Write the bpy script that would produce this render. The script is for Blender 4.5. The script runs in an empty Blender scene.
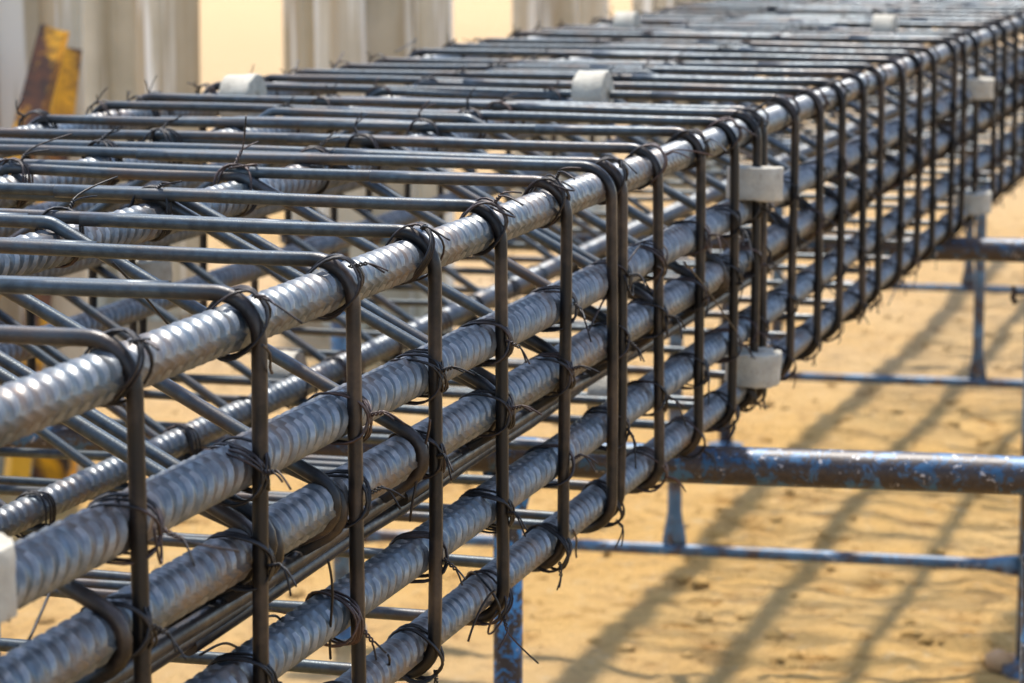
import bpy, math, random
from mathutils import Vector, Matrix, noise
random.seed(11)
R = math.radians
# ------------------------------------------------------------------ camera, light
sc = bpy.context.scene
col = sc.collection
EYE = 1.57; FPX = 2902.0
THETA = R(16.36); PITCH = R(8.884)
cam_d = bpy.data.cameras.new('camera'); cam = bpy.data.objects.new('camera', cam_d); col.objects.link(cam)
sc.camera = cam
cam.location = (0, 0, EYE)
FWD = Vector((math.cos(THETA)*math.cos(PITCH), math.sin(THETA)*math.cos(PITCH), -math.sin(PITCH)))
RIGHT = Vector((math.sin(THETA), -math.cos(THETA), 0)); UP = RIGHT.cross(FWD)
cam.rotation_euler = Matrix((RIGHT, UP, -FWD)).transposed().to_euler()
cam_d.sensor_width = 36; cam_d.lens = FPX/1024*36
cam_d.clip_start = 0.05; cam_d.clip_end = 2000
cam_d.dof.use_dof = True; cam_d.dof.focus_distance = 2.45; cam_d.dof.aperture_fstop = 11.5; cam_d.dof.aperture_blades = 7

SUN = Vector((0.33, 0.12, 1.0)).normalized()
w = bpy.data.worlds.new('World'); sc.world = w; w.use_nodes = True
nt = w.node_tree; bgn = nt.nodes['Background']
sky = nt.nodes.new('ShaderNodeTexSky'); sky.sky_type = 'NISHITA'; sky.sun_disc = False
sky.sun_elevation = math.asin(SUN.z); sky.sun_rotation = math.atan2(SUN.x, SUN.y)
sky.air_density = 1.0; sky.dust_density = 1.2
nt.links.new(sky.outputs[0], bgn.inputs[0]); bgn.inputs[1].default_value = 0.15
sd = bpy.data.lights.new('sun', 'SUN'); sd.energy = 3.1; sd.angle = R(1.9); sd.color = (1.0, 0.95, 0.87)
so = bpy.data.objects.new('sun', sd); col.objects.link(so); so.rotation_euler = SUN.to_track_quat('Z', 'Y').to_euler()
so.location = (0, 0, 20)
vs = sc.view_settings; vs.view_transform = 'Standard'; vs.look = 'None'; vs.gamma = 1; vs.exposure = 1.3

def ray(px, py):
    return (RIGHT*((px-512)/FPX) + UP*((341.5-py)/FPX) + FWD)
def on_z(px, py, z):
    d = ray(px, py); return cam.location + d*((z-EYE)/d.z)
def on_y(px, py, y):
    d = ray(px, py); return cam.location + d*(y/d.y)
def on_depth(px, py, Z):
    return cam.location + ray(px, py)*Z

# ------------------------------------------------------------------ materials
def new_mat(name):
    m = bpy.data.materials.new(name); m.use_nodes = True
    n = m.node_tree.nodes; l = m.node_tree.links
    return m, n, l, n['Principled BSDF']
def mixc(n, l, fac, a, b):
    x = n.new('ShaderNodeMix'); x.data_type = 'RGBA'
    for sock, v in ((x.inputs[0], fac), (x.inputs[6], a), (x.inputs[7], b)):
        if hasattr(v, 'links') or isinstance(v, bpy.types.NodeSocket): l.new(v, sock)
        elif isinstance(v, (int, float)): sock.default_value = v
        else: sock.default_value = (*v, 1)
    return x.outputs[2]
def tex(n, l, scale, detail=4, rough=.6, coord='Object', stretch=None, dist=0):
    tc = n.new('ShaderNodeTexCoord'); t = n.new('ShaderNodeTexNoise')
    t.inputs['Scale'].default_value = scale; t.inputs['Detail'].default_value = detail
    t.inputs['Roughness'].default_value = rough; t.inputs['Distortion'].default_value = dist
    mp = n.new('ShaderNodeMapping'); l.new(tc.outputs[coord], mp.inputs[0])
    oi = n.new('ShaderNodeObjectInfo')
    if coord == 'Object':
        ml = n.new('ShaderNodeMath'); ml.operation = 'MULTIPLY'; ml.inputs[1].default_value = 37.0
        l.new(oi.outputs['Random'], ml.inputs[0])
        cx = n.new('ShaderNodeCombineXYZ'); l.new(ml.outputs[0], cx.inputs[1]); l.new(ml.outputs[0], cx.inputs[0])
        l.new(cx.outputs[0], mp.inputs['Location'])
    if stretch: mp.inputs['Scale'].default_value = stretch
    l.new(mp.outputs[0], t.inputs['Vector'])
    return t.outputs[0]
def ramp(n, l, f, lo, hi):
    r = n.new('ShaderNodeMapRange'); r.inputs[1].default_value = lo; r.inputs[2].default_value = hi
    l.new(f, r.inputs[0]); return r.outputs[0]
def bump(n, l, bs, h, strength, dist):
    b = n.new('ShaderNodeBump'); b.inputs['Strength'].default_value = strength; b.inputs['Distance'].default_value = dist
    l.new(h, b.inputs['Height']); l.new(b.outputs[0], bs.inputs['Normal'])

def steel(name, c1, c2, rust_or_shade, rustlo, rusthi, metallic, rough, sc_=60, bend_wear_leg_shade=False):
    m, n, l, b = new_mat(name)
    a = ramp(n, l, tex(n, l, sc_, 5), .35, .65)
    base = mixc(n, l, a, c1, c2)
    f = ramp(n, l, tex(n, l, 9, 6, .7), rustlo, rusthi)
    if bend_wear_leg_shade:      # brown where scale cracked at bent corners; shade down the legs painted near black
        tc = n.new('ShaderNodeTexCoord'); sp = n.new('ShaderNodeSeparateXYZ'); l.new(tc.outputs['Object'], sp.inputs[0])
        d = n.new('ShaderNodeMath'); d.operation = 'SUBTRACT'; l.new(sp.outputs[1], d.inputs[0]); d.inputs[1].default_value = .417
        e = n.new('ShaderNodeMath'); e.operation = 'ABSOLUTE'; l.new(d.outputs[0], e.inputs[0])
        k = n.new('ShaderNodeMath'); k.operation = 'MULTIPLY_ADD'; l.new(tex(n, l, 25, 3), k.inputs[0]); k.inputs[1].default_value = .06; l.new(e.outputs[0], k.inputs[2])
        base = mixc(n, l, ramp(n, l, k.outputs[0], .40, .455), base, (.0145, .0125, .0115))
    l.new(mixc(n, l, f, base, rust_or_shade), b.inputs['Base Color'])
    mt = n.new('ShaderNodeMapRange'); l.new(f, mt.inputs[0]); mt.inputs[3].default_value = metallic; mt.inputs[4].default_value = metallic*.3
    l.new(mt.outputs[0], b.inputs['Metallic'])
    rr = n.new('ShaderNodeMapRange'); l.new(a, rr.inputs[0]); rr.inputs[3].default_value = rough-.07; rr.inputs[4].default_value = rough+.1
    l.new(rr.outputs[0], b.inputs['Roughness'])
    bump(n, l, b, tex(n, l, sc_*7, 4), .25, .0008)
    return m
M_BAR = steel('ribbed_steel', (.105, .130, .150), (.052, .067, .079), (.13, .080, .046), .46, .68, .50, .42, 45)
M_CREST = steel('worn_highlit_rib_steel', (.245, .25, .25), (.11, .125, .135), (.17, .11, .07), .52, .78, .50, .43, 60)  # worn rib crests, brightened further to paint in their highlights
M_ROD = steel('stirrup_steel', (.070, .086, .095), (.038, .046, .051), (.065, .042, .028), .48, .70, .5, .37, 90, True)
M_DARK = steel('dark_scaled_steel', (.024, .022, .021), (.014, .013, .012), (.040, .026, .020), .46, .66, .5, .38, 80)
M_WIRE = steel('tie_wire_steel', (.017, .014, .013), (.010, .009, .009), (.08, .04, .028), .50, .70, .35, .5, 120)

def painted(name, paint, rustc, lo, hi, scale=14, sp_=.66):
    m, n, l, b = new_mat(name)
    t = tex(n, l, scale, 8, .72, dist=.4)
    f = ramp(n, l, t, lo, hi)
    r2 = mixc(n, l, ramp(n, l, tex(n, l, scale*5, 5), .35, .65), rustc, (.025, .02, .022))
    p2 = mixc(n, l, ramp(n, l, tex(n, l, scale*.4, 3), .4, .65), paint, tuple(min(1, c*1.6+.025) for c in paint))
    c = mixc(n, l, f, p2, r2)
    spots = ramp(n, l, tex(n, l, scale*2.2, 5, .7), sp_, sp_+.03)
    l.new(mixc(n, l, spots, c, (.42, .40, .40)), b.inputs['Base Color'])
    b.inputs['Roughness'].default_value = .46; b.inputs['Metallic'].default_value = .1
    bump(n, l, b, t, .35, .003)
    return m
M_PIPE = painted('chipped_blue_paint', (.012, .065, .14), (.05, .034, .026), .42, .50, 36, .62)
M_BLUE = painted('faded_blue_paint', (.035, .085, .145), (.10, .06, .045), .46, .58, 22, .64)
M_POSTBLUE = painted('bright_blue_paint', (.006, .13, .36), (.014, .012, .020), .475, .50, 30, .64)
M_YEL = painted('rusty_yellow_paint', (.62, .30, .008), (.15, .055, .025), .46, .56, 3.5)

def concrete(name, c1, c2, scale, bs=.4, streak=False):
    m, n, l, b = new_mat(name)
    t = tex(n, l, scale, 7, .65)
    c = mixc(n, l, ramp(n, l, t, .3, .7), c1, c2)
    if streak:
        s = ramp(n, l, tex(n, l, 9, 4, .6, stretch=(1, 1, .06)), .50, .62)
        c = mixc(n, l, s, c, (.46, .37, .24))
        s2 = ramp(n, l, tex(n, l, 14, 3, .6, stretch=(1, 1, .04)), .56, .63)
        c = mixc(n, l, s2, c, (.82, .79, .70))
    else:
        s = ramp(n, l, tex(n, l, scale*4, 3), .66, .72)
        c = mixc(n, l, s, c, (.22, .17, .12))
    l.new(c, b.inputs['Base Color']); b.inputs['Roughness'].default_value = .9
    bump(n, l, b, tex(n, l, scale*6, 6, .7), bs, .004)
    return m
M_SPACER = concrete('pale_mortar', (.47, .43, .345), (.30, .27, .215), 45)
M_PILE = concrete('stained_concrete', (.60, .53, .39), (.43, .38, .27), 4, .3, True)
M_BRICK = concrete('brown_clod', (.34, .17, .07), (.42, .25, .12), 12)

m, n, l, b = new_mat('dry_sand'); M_SAND = m
t1 = tex(n, l, .55, 5, .6, 'Generated'); tcg = n.new('ShaderNodeTexCoord')
def wtex(scale, detail, rough=.6, stretch=None, dist=0):
    t = n.new('ShaderNodeTexNoise'); mp = n.new('ShaderNodeMapping'); l.new(tcg.outputs['Object'], mp.inputs[0])
    if stretch: mp.inputs['Scale'].default_value = stretch
    mp.inputs['Rotation'].default_value = (0, 0, R(16))
    t.inputs['Scale'].default_value = scale; t.inputs['Detail'].default_value = detail; t.inputs['Roughness'].default_value = rough
    t.inputs['Distortion'].default_value = dist
    l.new(mp.outputs[0], t.inputs['Vector']); return t.outputs[0]
c = mixc(n, l, ramp(n, l, wtex(1.6, 6), .35, .65), (.86, .54, .205), (.80, .47, .15))
c = mixc(n, l, ramp(n, l, wtex(4.5, 9, .8, None, .6), .53, .64), c, (.60, .34, .12))
c = mixc(n, l, ramp(n, l, wtex(11, 7, .8, (1, .8, 1), .5), .54, .63), c, (.46, .225, .055))
c = mixc(n, l, ramp(n, l, wtex(19, 6, .75), .56, .74), c, (.82, .60, .33))
c = mixc(n, l, ramp(n, l, wtex(30, 4, .7, (1, .5, 1)), .64, .72), c, (.34, .17, .06))
c = mixc(n, l, ramp(n, l, wtex(.12, 3), .45, .62), c, (.78, .55, .31))
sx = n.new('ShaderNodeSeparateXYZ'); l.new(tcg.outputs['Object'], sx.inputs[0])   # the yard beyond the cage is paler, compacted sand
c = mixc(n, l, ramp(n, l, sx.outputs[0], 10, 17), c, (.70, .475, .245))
l.new(c, b.inputs['Base Color']); b.inputs['Roughness'].default_value = .95
b.inputs['Specular IOR Level'].default_value = .15
mm = n.new('ShaderNodeMath'); mm.operation = 'ADD'; l.new(wtex(7, 9, .75, (1, .9, 1), .3), mm.inputs[0]); l.new(wtex(40, 6, .7), mm.inputs[1])
bump(n, l, b, mm.outputs[0], 1.0, .06)

# ------------------------------------------------------------------ mesh helpers
class MB:
    def __init__(s): s.v = []; s.f = []
    def add(s, v, f):
        o = len(s.v); s.v += [tuple(p) for p in v]; s.f += [tuple(i+o for i in q) for q in f]
    def tube(s, pts, r, seg=8, closed=False, caps=True):
        pts = [Vector(p) for p in pts]; N = len(pts)
        rr = r if isinstance(r, (list, tuple)) else [r]*N
        tans = []
        for i in range(N):
            a = pts[(i-1) % N] if (closed or i > 0) else pts[i]
            c_ = pts[(i+1) % N] if (closed or i < N-1) else pts[i]
            tans.append((c_-a).normalized())
        t0 = tans[0]; nrm = t0.orthogonal().normalized(); v = []
        for i in range(N):
            t = tans[i]
            nrm = (nrm - t*nrm.dot(t)).normalized(); bn = t.cross(nrm)
            for k in range(seg):
                a = 2*math.pi*k/seg
                v.append(pts[i] + (nrm*math.cos(a)+bn*math.sin(a))*rr[i])
        f = []
        for i in range(N if closed else N-1):
            j = (i+1) % N
            for k in range(seg):
                k2 = (k+1) % seg
                f.append((i*seg+k, i*seg+k2, j*seg+k2, j*seg+k))
        if caps and not closed:
            f.append(tuple(range(seg-1, -1, -1))); f.append(tuple((N-1)*seg+k for k in range(seg)))
        s.add(v, f)
    def mesh(s, name, mat, smooth=True):
        me = bpy.data.meshes.new(name); me.from_pydata(s.v, [], s.f); me.materials.append(mat)
        me.validate()
        if smooth:
            me.polygons.foreach_set('use_smooth', [len(p.vertices) <= 4 for p in me.polygons])
        me.update(); return me
def link(name, me, parent=None, loc=(0, 0, 0), rot=(0, 0, 0), scale=(1, 1, 1)):
    o = bpy.data.objects.new(name, me); col.objects.link(o); o.parent = parent
    o.location = loc; o.rotation_euler = rot; o.scale = scale; return o
def thing(name, label, cat, loc, rz=0, group=None):
    o = bpy.data.objects.new(name, None); col.objects.link(o); o.location = loc; o.rotation_euler = (0, 0, rz)
    o['label'] = label; o['category'] = cat
    if group: o['group'] = group
    return o
def fillet(poly, rad, closed=False, n=6):
    out = []; N = len(poly); P = [Vector(p) for p in poly]
    for i in range(N):
        if not closed and i in (0, N-1): out.append(P[i]); continue
        a, b_, c_ = P[(i-1) % N], P[i], P[(i+1) % N]
        u = (a-b_).normalized(); v = (c_-b_).normalized()
        ang = u.angle(v); d = rad/math.tan(ang/2); d = min(d, (a-b_).length*.49, (c_-b_).length*.49)
        rr = d*math.tan(ang/2)
        ctr = b_ + (u+v).normalized()*(rr/math.sin(ang/2))
        s = b_+u*d; e = b_+v*d; s0 = s-ctr; e0 = e-ctr; tot = s0.angle(e0)
        for k in range(n+1):
            f = k/n
            out.append(ctr + (s0*math.sin((1-f)*tot)+e0*math.sin(f*tot))/math.sin(tot))
    return out
def densify(pts, step, amp, seed):
    out = []; 
    for i in range(len(pts)-1):
        a, b_ = pts[i], pts[i+1]; L = (b_-a).length; k = max(1, int(L/step))
        for j in range(k): out.append(a.lerp(b_, j/k))
    out.append(pts[-1]); s = Vector((seed*3.1, seed*1.7, 0))
    return [p + noise.noise_vector(p*3.2+s)*amp for p in out]

# ------------------------------------------------------------------ ground
def axis(lo, hi, c0, c1, fine):
    xs = [c0]
    while xs[-1] < c1: xs.append(xs[-1]+fine)
    st = fine
    while xs[-1] < hi: st *= 1.16; xs.append(xs[-1]+st)
    st = fine; left = []
    x = c0
    while x > lo: st *= 1.16; x -= st; left.append(x)
    return left[::-1]+xs
gx = axis(-60, 900, 3.0, 13.5, .035); gy = axis(-400, 700, -.6, 6.0, .05)
def gz(x, y):
    p = Vector((x, y, 0)); d = math.hypot(x-6, y-2)
    if d > 60: return 0
    f = min(1, max(0, (60-d)/40))
    z = .035*noise.noise(p*1.1) + .018*noise.noise(Vector((x*3.6+9, y*2.0, 3))) + .013*noise.noise(Vector((x*8, y*8, 7)))
    q = noise.noise(Vector((x*7.5, y*3.4, 21))); z -= .045*max(0, q-.12); q = noise.noise(Vector((x*4.2, y*2.2, 51))); z += .03*max(0, q-.22)
    z += .016*noise.noise(Vector((x*20, y*12, 4)))
    for rx in (31.0, 20.5):        # low windrow of spoil left by grading
        rr_ = abs((x*.96+y*.28) - rx); z += .20*math.exp(-(rr_/.35)**2)*(1+.5*noise.noise(p*.7))
    return z*f
gm = MB(); gm.v = [(x, y, gz(x, y)) for x in gx for y in gy]
ny = len(gy); gm.f = [(i*ny+j, (i+1)*ny+j, (i+1)*ny+j+1, i*ny+j+1) for i in range(len(gx)-1) for j in range(ny-1)]
g = link('ground', gm.mesh('ground', M_SAND)); g['kind'] = 'structure'

# ------------------------------------------------------------------ the cage
Y0 = .774; ZT = EYE-.3117; ZB = EYE-.650
Z2 = EYE-.413; Z3 = EYE-.479; Z4 = EYE-.571
WID = .834
L0, L1 = .4, 13.2
cage = thing('rebar_cage', 'long steel reinforcing cage of ribbed bars inside closely spaced stirrups, lying on blue trestles', 'rebar cage', (0, Y0, ZB))
def cl(x, y, z): return (x, y, z-ZB)        # cage-local, y from the near bars
# ribbed bar, unit radius .016
def ribbed():
    p = .0185; ns = 20; mb = MB(); r0 = .0151; h = .0027
    n_ = int((L1-L0)/p); prof = ((0, 0), (.0022, 1), (.0042, 1), (.0068, 0))
    rings = []
    for k in range(n_):
        wob = random.uniform(-.0006, .0006)
        for (dx, hh) in prof: rings.append((L0+k*p+dx+wob, hh))
    V = []
    for (x, hh) in rings:
        for s in range(ns):
            a = 2*math.pi*s/ns + .35
            side = abs(math.sin(a)); g_ = min(1, side*1.5)
            r = r0 + h*hh*g_
            if side < .16: r = r0 + h*.8            # longitudinal rib
            sk = .0065*math.cos(a) * (1 if math.sin(a) > 0 else -1)
            V.append((x+sk, r*math.cos(a), r*math.sin(a)))
    F = []
    for i in range(len(rings)-1):
        for s in range(ns):
            s2 = (s+1) % ns; F.append((i*ns+s, (i+1)*ns+s, (i+1)*ns+s2, i*ns+s2))
    F.append(tuple(range(ns))); F.append(tuple((len(rings)-1)*ns+s for s in range(ns-1, -1, -1)))
    mb.v = V; mb.f = F; me = mb.mesh('ribbed_bar', M_BAR); me.materials.append(M_CREST)
    idx = [0]*len(me.polygons)
    for i in range(len(rings)-1):
        if i % 4 in (0, 1):  # crest, plus the camera-side flank carrying the painted highlight
            for s in range(ns):
                a = 2*math.pi*s/ns + .35
                if abs(math.sin(a)) > .3: idx[i*ns+s] = 1
    me.polygons.foreach_set('material_index', idx); return me
BARM = ribbed()
T2, T3 = .325, .575; B2, B3 = .275, .56
bars = [(0, ZT, .98, 0), (0, Z2, 1.10, 1), (0, Z3, 1.08, 2), (0, Z4, 1.04, 3), (0, ZB, .98, 4),
        (T2, ZT, 1, 5), (T3, ZT, 1, 6), (WID, ZT, 1, 7), (WID, Z2, 1, 8), (WID, Z3, 1, 9), (WID, Z4, 1, 10), (WID, ZB, 1, 11),
        (B2, ZB, .95, 12), (B3, ZB, .95, 13)]
for (y, z, s, i) in bars:
    link('ribbed_bar', BARM, cage, cl(random.uniform(-.012, .012), y, z), ((i*1.7) % 6.28 if i else 0.15, 0, 0), (1, s, s))
RR = .006; OFF = .0225
def stirrup_mesh(v):
    a, b_ = -.0232, WID+.0232; zt, zb = ZT-ZB+.0240, -.0255
    st = (.30, .42, .18, .52)[v % 4]; en = (.10, .20, .05, .30)[v % 4]
    poly = [(0, st, zt), (0, a, zt), (0, a, zb), (0, b_, zb), (0, b_, zt), (0, en, zt)]
    pts = fillet(poly, .033, n=9); N = len(pts)
    pts = densify(pts, .035, .0032, v)
    # the lapped end runs beside the start
    M = len(pts)
    for i, p in enumerate(pts):
        f = i/(M-1); p.x += .0125*max(0, (f-.72)/.28)**1
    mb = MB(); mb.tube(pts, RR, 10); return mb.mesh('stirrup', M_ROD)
def tie_mesh(v):
    c0 = [(0, Z3), (T2, ZT), (T3, ZT), (WID, Z3), (B3, ZB), (B2, ZB)]
    c0 = [Vector((0, y, z-ZB)) for y, z in c0]; N = 6
    ctr = sum(c0, Vector())/6; P = []
    for i in range(N):       # offset corners outwards by OFF
        a, b_, c_ = c0[(i-1) % N], c0[i], c0[(i+1) % N]
        def off(p, q):
            d = (q-p).normalized(); n_ = Vector((0, -d.z, d.y))
            if n_.dot((p+q)/2-ctr) < 0: n_ = -n_
            return p+n_*OFF, d
        p1, d1 = off(a, b_); p2, d2 = off(b_, c_)
        den = d1.y*d2.z-d1.z*d2.y; w_ = p2-p1; t = (w_.y*d2.z-w_.z*d2.y)/den
        P.append(p1+d1*t)
    if v % 2 == 0:      # closed by two hooks around the near middle bar
        k = P[0]; up = (P[1]-P[0]).normalized(); dn = (P[5]-P[0]).normalized()
        start = k + dn*.11 + Vector((0, .012, .010)); end = k + up*.12 + Vector((0, .012, -.010))
        seq = [start, k, P[1], P[2], P[3], P[4], P[5], k, end]
    else:               # closed on top, ends lapped
        seq = [P[1].lerp(P[2], .95), P[1], P[0], P[5], P[4], P[3], P[2], P[2].lerp(P[1], .9)]
        seq[0] = P[1] + (P[2]-P[1])*1.35
    pts = densify(fillet(seq, .024), .035, .004, v+9); M = len(pts)
    for i, p in enumerate(pts): p.x += .0130*(i/(M-1))
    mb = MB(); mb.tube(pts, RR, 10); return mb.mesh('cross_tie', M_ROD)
SM = [stirrup_mesh(i) for i in range(4)]; TM = [tie_mesh(i) for i in range(6)]
legs = [-46, 141, 259, 355, 433, 501, 564, 620, 659, 700, 733, 762.5, 792, 818.5, 840, 863, 880, 901, 918, 933, 952, 963, 975, 994, 1003, 1015]
inv = 1/(1374-1015.0)
while inv < .0051: inv += .000081; legs.append(1374-1/inv)
extra = [754]; dbl = [612.5]   # doubled stirrups, no cross tie of their own
XS = []
def leg_x(px): return on_y(px, -112.6+.583*(1374-px), Y0-OFF).x
idx = 0
for px in sorted(legs+extra+dbl):
    x = leg_x(px); XS.append((x, px))
    if x > L1-.1: XS.pop(); continue
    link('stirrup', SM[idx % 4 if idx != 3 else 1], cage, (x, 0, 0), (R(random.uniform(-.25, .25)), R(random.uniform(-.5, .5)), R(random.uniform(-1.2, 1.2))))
    if px not in extra+dbl and px != 975:
        sgn = 1 if random.random() < .6 else -1
        off = .014 if sgn > 0 else -.026
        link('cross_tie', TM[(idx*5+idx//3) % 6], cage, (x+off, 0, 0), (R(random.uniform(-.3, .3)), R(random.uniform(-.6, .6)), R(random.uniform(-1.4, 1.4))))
        if idx in (2, 5, 9):       # a second tie laid right against the first
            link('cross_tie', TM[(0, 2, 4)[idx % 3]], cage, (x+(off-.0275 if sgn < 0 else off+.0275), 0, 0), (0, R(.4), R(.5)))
    idx += 1

# thin smooth bars left lying along the inside of the near face, ends staggered
for (x0, x1, y0, z0, y1, z1) in ((1.3, 3.6, .058, Z3-.040, .052, Z3-.060), (1.9, 4.9, .030, Z3-.064, .040, Z3-.055), (1.25, 2.75, .014, Z3-.040, .022, Z3-.046), (3.4, 7.5, .030, Z3-.040, .030, Z3-.044), (1.5, 3.05, .030, Z3-.034, .036, Z3-.030), (1.35, 4.4, .047, Z3-.050, .040, Z3-.046), (2.35, 5.2, .018, Z3-.045, .028, Z3-.034), (2.9, 6.4, .050, Z3-.036, .046, Z3-.040), (1.2, 2.2, .035, Z3-.062, .030, Z3-.058)):
    pts = densify([Vector(cl(x0, y0, z0)), Vector(cl(x1, y1, z1))], .08, .006, x0); mb = MB(); mb.tube(pts, .0075, 10); link('thin_bar', mb.mesh('thin_bar', M_DARK), cage)
# tie wires: loops round a bar (along x) and a rod lying on its -y side, then a twisted tail
def wire_mb(v, lod=1):
    rnd = random.Random(v*7+1); mb = MB(); Rb = .0170; rw = .00108
    nl = 6 if lod else 4; nn = 22 if lod else 12
    for q in range(nl):
        s = rnd.choice((-1, 1))*rnd.uniform(.003, .016); ox = rnd.uniform(-.005, .005); a = (2*Rb+.0155)/2+rnd.uniform(0, .0012); bb = Rb+.0016+rnd.uniform(0, .0009)
        ph = rnd.uniform(-.2, .2); pts = []
        for k in range(nn):
            t = 2*math.pi*k/nn
            sq = lambda c_, e: math.copysign(abs(c_)**e, c_)
            pts.append((ox + s*math.sin(t+ph), -.0072+a*sq(math.cos(t), .8), bb*sq(math.sin(t), .8)))
        mb.tube(pts, rw, 5 if lod else 4, closed=True)
    # twisted knot and tails
    d = Vector((rnd.uniform(-.6, .9), -rnd.uniform(.5, .9), rnd.uniform(-.7, .5))).normalized(); o = Vector((rnd.uniform(-.004, .008), -.030, rnd.uniform(-.006, .006)))
    Lk = rnd.uniform(.010, .018); u = d.orthogonal().normalized(); w_ = d.cross(u)
    for ph in (0, math.pi):
        pts = [o + d*(Lk*k/14) + (u*math.cos(ph+k*.9)+w_*math.sin(ph+k*.9))*.0013 for k in range(15 if lod else 8)]
        tl = rnd.uniform(.006, .028) if rnd.random() < .85 else rnd.uniform(.03, .055)
        dd = (d*.6 + Vector((rnd.uniform(-.8, .8), rnd.uniform(-.5, .5), rnd.uniform(-1.3, .3)))).normalized(); p = pts[-1].copy()
        cur = d.lerp(dd, .3)
        for k in range(7 if lod else 4):
            cur = (cur.lerp(dd, .35) + Vector((0, 0, -.06))).normalized(); p = p+cur*tl/(7 if lod else 4); pts.append(p.copy())
        mb.tube(pts, rw*.8, 5 if lod else 4)
    if rnd.random() < .2:   # an open bight of wire
        h = rnd.uniform(.012, .022); c_ = Vector((rnd.uniform(-.01, .01), -.03, -h)); pts = []
        for k in range(12):
            t = math.pi*(-.1+1.2*k/11); pts.append(c_+Vector((h*.6*math.cos(t), -.004*math.sin(t), -h*1.3*math.sin(t)+h)))
        mb.tube(pts, rw, 5)
    return mb
WMB = [wire_mb(i) for i in range(10)]; WM = [mb.mesh('tie_wire', M_WIRE) for mb in WMB]
WLO = [wire_mb(i+20, 0) for i in range(8)]
spots = []
def add_spot(x, y, z, ang, s=1):   # ang: rotation about x that turns the -y side to the rod side
    p = Vector((x, y+Y0, z)); spots.append(((p-cam.location).length, Vector(cl(x, y, z)), ang, s))
for k, (x, px) in enumerate(XS):
    if px in dbl: continue
    for (y, z, a) in ((0, ZT, -.75), (0, Z2, 0), (0, Z3, 0), (0, Z4, 0), (0, ZB, .7)):
        add_spot(x+random.uniform(-.006, .006), y, z, a)
    for (y, z, a) in ((T2, ZT, -math.pi/2), (T3, ZT, -math.pi/2), (WID, ZT, -math.pi*.7)):
        if random.random() < .85: add_spot(x+random.uniform(-.006, .012), y, z, a)
    for (y, z, a) in ((B2, ZB, math.pi/2), (B3, ZB, math.pi/2)):
        if x < 5 and random.random() < .6: add_spot(x, y, z, a)
spots.sort(key=lambda s: s[0])
rest = MB()
vis = 0
for i, (d, p, a, s) in enumerate(spots):
    jx = (a+random.uniform(-.25, .25), random.uniform(-.15, .15), random.uniform(-.3, .3)); fl = random.choice((-1, 1))
    if p.x < 1.2: continue
    if vis < 100:
        link('tie_wire', WM[vis % 10], cage, p, jx, (fl*1.02, 1.02, 1.02)); vis += 1
    else:
        mb = WLO[i % 8]; from mathutils import Euler
        M = Matrix.Translation(p) @ Euler(jx).to_matrix().to_4x4() @ Matrix.Diagonal((fl, 1, 1, 1))
        rest.add([M @ Vector(v) for v in mb.v], mb.f)
o = link('tie_wire', rest.mesh('tie_wire_rest', M_WIRE), cage); o['kind'] = 'stuff'
# loose long ends of wire hanging in the cage
def loose(p0, p1, sag, depth_y):
    a = on_y(*p0, depth_y); b_ = on_y(*p1, depth_y+.02); pts = []
    for k in range(13):
        f = k/12; q = a.lerp(b_, f); q.z += sag*math.sin(math.pi*f); q.x += .006*math.sin(f*5); pts.append(q-Vector((0, Y0, ZB)))
    mb = MB(); mb.tube(pts, .0011, 6); link('loose_wire_end', mb.mesh('loose_wire_end', M_WIRE), cage)
for a in (((28, 642), (66, 584), .012, Y0+.05), ((112, 262), (196, 345), -.006, Y0+.15), ((205, 618), (292, 612), .006, Y0+.02), ((262, 618), (292, 630), .004, Y0),
          ((200, 655), (248, 649), .006, Y0+.05), ((328, 560), (333, 657), .004, Y0-.03), ((684, 262), (737, 330), .0, Y0-.05), ((388, 655), (386, 683), 0, Y0-.02),
          ((430, 420), (412, 520), .01, Y0-.03), ((640, 245), (590, 330), .008, Y0-.03), ((573, 530), (578, 556), 0, Y0-.02), ((888, 305), (905, 270), 0, Y0-.02),
          ((262, 345), (275, 372), .0, Y0-.05), ((325, 83), (345, 52), .0, Y0+WID), ((290, 80), (300, 60), .0, Y0+WID), ((395, 52), (416, 40), 0, Y0+WID), ((495, 590), (470, 640), .01, Y0-.03)):
    loose(*a)

# mortar spacer wheels threaded on the stirrups
def spacer_mb(seed):
    mb = MB(); rnd = random.Random(seed); ns = 36; r = .0365; h = .021; prof = [(.0065, -h), (r*.5, -h), (r*.9, -h), (r-.0012, -h), (r-.0004, -h+.0003), (r, -h+.0012), (r, -h*.5), (r, 0), (r, h*.5), (r, h-.0012), (r-.0004, h-.0003), (r-.0012, h), (r*.9, h), (r*.5, h), (.0065, h)]
    V = []
    for (rr_, z) in prof:
        for k in range(ns):
            a = 2*math.pi*k/ns; q = Vector((math.cos(a)*rr_, math.sin(a)*rr_, z)); V.append(q + (noise.noise_vector(q*110+Vector((seed*5, 0, 0)))*.0018 + noise.noise_vector(q*25+Vector((seed*3, 0, 0)))*.0020 if rr_ > .01 else Vector()))
    F = []
    for i in range(len(prof)):
        j = (i+1) % len(prof)
        for k in range(ns): F.append((i*ns+k, i*ns+(k+1) % ns, j*ns+(k+1) % ns, j*ns+k))
    mb.v = [tuple(v) for v in V]; mb.f = F; return mb.mesh('mortar_spacer', M_SPACER)
SPM = [spacer_mb(i) for i in range(4)]
def y_at(px, x, z):      # where along a stirrup at x the picture column px falls
    lo, hi = -.2, 1.2
    for _ in range(40):
        m_ = (lo+hi)/2; q = Vector((x, m_+Y0, z))-cam.location; u = 512+FPX*q.dot(RIGHT)/q.dot(FWD)
        if u > px: lo = m_
        else: hi = m_
    return m_
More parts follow.
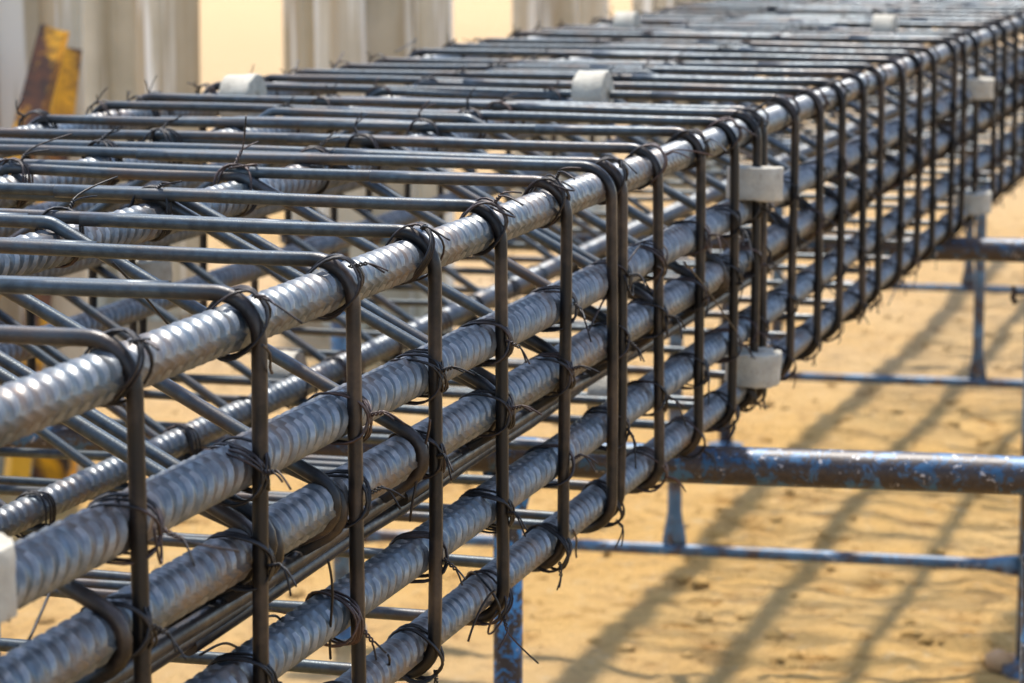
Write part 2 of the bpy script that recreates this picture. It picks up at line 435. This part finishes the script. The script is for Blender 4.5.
def near_x(x): return min((q[0] for q in XS), key=lambda v: abs(v-x))
k = 0
for (px, py) in ((757, 182), (752, 367), (975, 89), (974, 202), (-46, 576)):
    q = on_y(px, py, Y0-OFF); xx = near_x(q.x)
    link('mortar_spacer', SPM[k % 4], cage, cl(xx, -OFF, q.z), (R(random.uniform(-3, 3)), R(random.uniform(-3, 3)), k*1.3)); k += 1
for (px, py) in ((243, 99), (593, 102), (627, 28), (885, 31)):
    q = on_z(px, py, ZT+OFF); xx = near_x(q.x)
    link('mortar_spacer', SPM[k % 4], cage, cl(xx, y_at(px, xx, ZT+OFF), ZT+OFF), (R(90), k*1.1, R(random.uniform(-3, 3)))); k += 1
for (px, py) in ((285, 372), (608, 392)):
    q = on_z(px, py, ZB-OFF); xx = near_x(q.x)
    link('mortar_spacer', SPM[k % 4], cage, cl(xx, y_at(px, xx, ZB-OFF), ZB-OFF), (R(90), k*1.1, R(random.uniform(-3, 3)))); k += 1
q = on_y(143, 275, Y0+WID+OFF); link('mortar_spacer', SPM[k % 4], cage, cl(near_x(q.x), WID+OFF, q.z), (0, 0, 1))

# ------------------------------------------------------------------ pipe trestles
ZP = ZB-.0345-.024; ZR = EYE-1.345
FD = (RIGHT*-.9785 + Vector((math.cos(THETA), math.sin(THETA), 0))*.2068).normalized()   # along each trestle, to the left
def flat_tube(mb, a, b_, r, flare_a, flare_b, seg=12):   # tube whose ends are hammered flat and wide
    a = Vector(a); b_ = Vector(b_); d = b_-a; L = d.length; d.normalize()
    side = FDL if abs(d.z) > .5 else Vector((0, 0, 1)); thin = d.cross(side).normalized()
    V = []; st = []
    for f in (0, .025, .05, .08, .12, .5, .88, .92, .95, .975, 1): st.append(f)
    for f in st:
        da = f*L; db = (1-f)*L; s = 0
        if flare_a and da < .08: s = 1-da/.08
        if flare_b and db < .08: s = max(s, 1-db/.08)
        s = s*s*(3-2*s)
        for k in range(seg):
            an = 2*math.pi*k/seg; V.append(a+d*da + side*math.cos(an)*r*(1+.75*s) + thin*math.sin(an)*r*(1-.6*s))
    F = [(i*seg+k, i*seg+(k+1) % seg, (i+1)*seg+(k+1) % seg, (i+1)*seg+k) for i in range(len(st)-1) for k in range(seg)]
    F += [tuple(range(seg-1, -1, -1)), tuple((len(st)-1)*seg+k for k in range(seg))]
    mb.add(V, F)
FDL = Vector((1, 0, 0))   # trestle-local: x runs to the left along the pipe
def trestle(label, pipe_px, left, mid, right, mats, extl=.12, extr=.12, rp=.024, pin=False, rs=.0145):
    base = on_z(pipe_px[0], pipe_px[1], ZP); rz = math.atan2(FD.y, FD.x)
    t = thing('pipe_trestle', label, 'trestle', (base.x, base.y, 0), rz, 'blue pipe trestles carrying the cage')
    def along(px):       # distance along the pipe of a pixel column
        lo, hi = -4, 4
        for _ in range(50):
            m_ = (lo+hi)/2; p = base+FD*m_-cam.location; u = 512+FPX*p.dot(RIGHT)/p.dot(FWD)
            if u > px: lo = m_
            else: hi = m_
        return m_
    xl, xm, xr = along(left), along(mid), along(right)
    mb = MB(); n_ = 24; pts = [Vector((xr-extr+(xl+extl-xr+extr)*i/n_, .0025*math.sin(i*.9), ZP+.0015*math.sin(i*.7))) for i in range(n_+1)]
    mb.tube(pts, rp, 20); link('top_pipe', mb.mesh('top_pipe', mats[0]), t)
    for xx in (xl, xr):
        mb = MB(); mb.tube([(xx, 0, -.03), (xx, 0, .45), (xx, .002, ZP-rp+.004)], .0195, 16); link('leg', mb.mesh('leg', mats[1]), t)
        f = MB(); f.tube([(xx, 0, -.03), (xx, 0, .025), (xx, 0, .026), (xx, 0, .034)], [.05, .05, .022, .022], 16); link('foot', f.mesh('foot', M_BLUE), t)
        f = MB(); f.tube([(xx, -.002, ZP-rp-.055), (xx, 0, ZP-rp+.001), (xx, 0, ZP-rp+.006)], [.0205, .0225, .024], 16); link('weld_collar', f.mesh('weld_collar', mats[1]), t)
    mb = MB(); flat_tube(mb, (xr+.018, 0, ZR), (xl-.018, 0, ZR), .0125, True, True); link('rail', mb.mesh('rail', M_BLUE), t)
    mb = MB(); flat_tube(mb, (xm, 0, ZR+.010), (xm, 0, ZP-rp+.004), rs, True, True); link('strut', mb.mesh('strut', mats[2]), t)
    if pin:
        mb = MB(); z = on_y(1012, 322, (base+FD*xr).y).z
        mb.tube([(xr, 0, z), (xr+.045, 0, z-.001)], .004, 8); mb.tube([(xr+.045, 0, z+.014), (xr+.042, 0, z+.004), (xr+.044, 0, z-.012), (xr+.038, 0, z-.021)], [.004, .006, .005, .006], 8)
        mb.tube([(xr+.045+.004*math.cos(a), 0, z-.012+.010*math.sin(a)) for a in [i*.7 for i in range(8)]], .0018, 6)
        link('brace_pin', mb.mesh('brace_pin', M_WIRE), t)
    return t
trestle('nearest trestle with a thick chipped blue and rusty brown top pipe', (690, 463), -20, 508, 1041, (M_PIPE, M_PIPE, M_POSTBLUE), extl=.3, rs=.019)
trestle('second trestle back, its thin lower rail crossing the sand below the thick nearest pipe', (985, 250), 339, 677, 1037, (M_PIPE, M_BLUE, M_BLUE), pin=True)
trestle('third trestle back, its slim blue upright widening onto a rail at the right', (1000, 152), 729, 983, 1240, (M_BLUE, M_PIPE, M_BLUE))
trestle('farthest trestle, only a thin dark rail and grey upright showing behind the others', (974, 101), 780, 973, 1170, (M_BLUE, M_BLUE, M_BLUE))

# ------------------------------------------------------------------ concrete piles behind
def pile(px, Z, wdt, rot, lean, label, hgt=3.4, group='concrete piles standing behind the cage'):
    p = on_depth(px, -112.6+EYE*FPX/math.cos(PITCH)/Z, Z); fw = THETA
    b2 = wdt/2; th = wdt*.24; web = wdt*.12; ch = .012; d2 = wdt*.42
    out = [(-b2, -d2), (-b2+th, -d2), (-b2+th+.02, -d2+.03), (-b2+th+.02, -web), (b2-th-.02, -web), (b2-th-.02, -d2+.03), (b2-th, -d2), (b2, -d2), (b2, d2), (b2-th, d2), (b2-th-.02, d2-.03),
           (b2-th-.02, web), (-b2+th+.02, web), (-b2+th+.02, d2-.03), (-b2+th, d2), (-b2, d2)]
    pts = []
    for i, (x, y) in enumerate(out):
        a = Vector(out[i-1]); q = Vector((x, y)); c_ = Vector(out[(i+1) % len(out)])
        pts.append(q+(a-q).normalized()*ch); pts.append(q+(c_-q).normalized()*ch)
    mb = MB(); n_ = len(pts); hs = [-.2+(hgt+.2)*k/24 for k in range(25)]
    for h in hs:
        for (x, y) in pts:
            q = Vector((x*6, y*6, h*1.4+px)); e = .006*noise.noise(q)+.003*noise.noise(q*4)
            mb.v.append((x+e, y+e*.7+lean*h, h))
    for i in range(24):
        for k_ in range(n_): mb.f.append((i*n_+k_, i*n_+(k_+1) % n_, (i+1)*n_+(k_+1) % n_, (i+1)*n_+k_))
    mb.f.append(tuple(24*n_+k_ for k_ in range(n_)))
    o = link('concrete_pile', mb.mesh('concrete_pile', M_PILE, False), None, (p.x, p.y, 0), (0, 0, fw-math.pi/2+R(rot)))
    o['label'] = label; o['category'] = 'concrete pile'; o['group'] = group
    return p
pile(30, 7.9, .34, 8, 0, 'leftmost H-shaped concrete pile, with rusty yellow beams leaning on it')
pile(142, 10.9, .37, -24, 0, 'weathered concrete pile just right of the yellow beams, streaked white and tan')
pile(385, 10.6, .44, 14, 0, 'broad grooved concrete pile with a tan pile tucked against its left side')
pile(320, 11.0, .21, 30, 0, 'narrow tan concrete pile tucked behind the left side of the broad grooved pile')
pile(561, 14.2, .44, -6, 0, 'concrete pile with dark recess between pale flanges, between the broad pile and farthest one')
pile(680, 16.5, .46, 18, 0, 'farthest concrete pile, its foot hidden by the far top edge of the cage')
# ------------------------------------------------------------------ yellow channel beams leaning on the first pile
def channel(top, bot, Zt, wdt, dep, label, roll=0):
    a = on_depth(top[0], top[1], Zt); b_ = on_z(bot[0], bot[1], .0)
    d = a-b_; L = d.length; d.normalize(); s = d.cross(-FWD).normalized(); n_ = s.cross(d).normalized()
    M = Matrix((s, n_, d)).transposed().to_4x4(); M.translation = b_
    t = .008; w2 = wdt/2
    out = [(-w2, dep), (-w2, 0), (w2, 0), (w2, dep), (w2-t, dep), (w2-t, t), (-w2+t, t), (-w2+t, dep)]
    mb = MB(); N = 12
    for k_ in range(N+1): mb.v += [(x, -y+dep/2, L*k_/N) for x, y in out]
    for i in range(N):
        for k_ in range(8): mb.f.append((i*8+k_, i*8+(k_+1) % 8, (i+1)*8+(k_+1) % 8, (i+1)*8+k_))
    mb.f += [tuple(range(8)), tuple(N*8+k_ for k_ in range(7, -1, -1))]
    o = link('steel_beam', mb.mesh('steel_beam', M_YEL, False)); o.matrix_world = M @ Matrix.Rotation(roll, 4, 'Z')
    o['label'] = label; o['category'] = 'steel beam'
channel((55, 28), (-70, 500), 7.35, .066, .04, 'taller of two leaning yellow steel beams, its lower part rusted brown', .25)
channel((69, 48), (14, 498), 7.5, .055, .05, 'shorter dull yellow steel beam leaning behind the taller rusty one', -.5)
channel((60, 400), (52, 508), 7.2, .10, .05, 'short orange-brown steel offcut at the foot of the leftmost concrete pile', .3)

# ------------------------------------------------------------------ clods and litter on the sand
clods = MB(); rnd = random.Random(5)
def lump(mb, c_, s, seed):
    import itertools
    V = []; ns, nr = 9, 6
    for i in range(nr+1):
        th = math.pi*i/nr
        for k_ in range(ns):
            a = 2*math.pi*k_/ns; q = Vector((math.sin(th)*math.cos(a), math.sin(th)*math.sin(a), math.cos(th)))
            q2 = q*(1+.35*noise.noise(q*1.7+Vector((seed, 0, 0)))); V.append((c_[0]+q2.x*s*1.2, c_[1]+q2.y*s, c_[2]+q2.z*s*.6))
    F = [(i*ns+k_, (i+1)*ns+k_, (i+1)*ns+(k_+1) % ns, i*ns+(k_+1) % ns) for i in range(nr) for k_ in range(ns)]
    mb.add(V, F)
for i in range(5000):
    x = rnd.uniform(3.5, 14); y = rnd.uniform(-.8, 5); s = .004+.020*rnd.random()**4
    lump(clods, (x, y, gz(x, y)), s, i*1.3)
o = link('sand_clods', clods.mesh('sand_clods', M_SAND)); o['kind'] = 'stuff'; o['label'] = 'small crumbs and clods of sand scattered over the ground'; o['category'] = 'clods'
p = on_z(1001, 662, .02); mb = MB(); lump(mb, (0, 0, 0), .035, 3.3); lump(mb, (.05, -.02, -.01), .025, 8.3)
o = link('brown_clod', mb.mesh('brown_clod', M_BRICK), None, p); o['label'] = 'broken brown clod on the sand at the lower right corner'; o['category'] = 'clod'
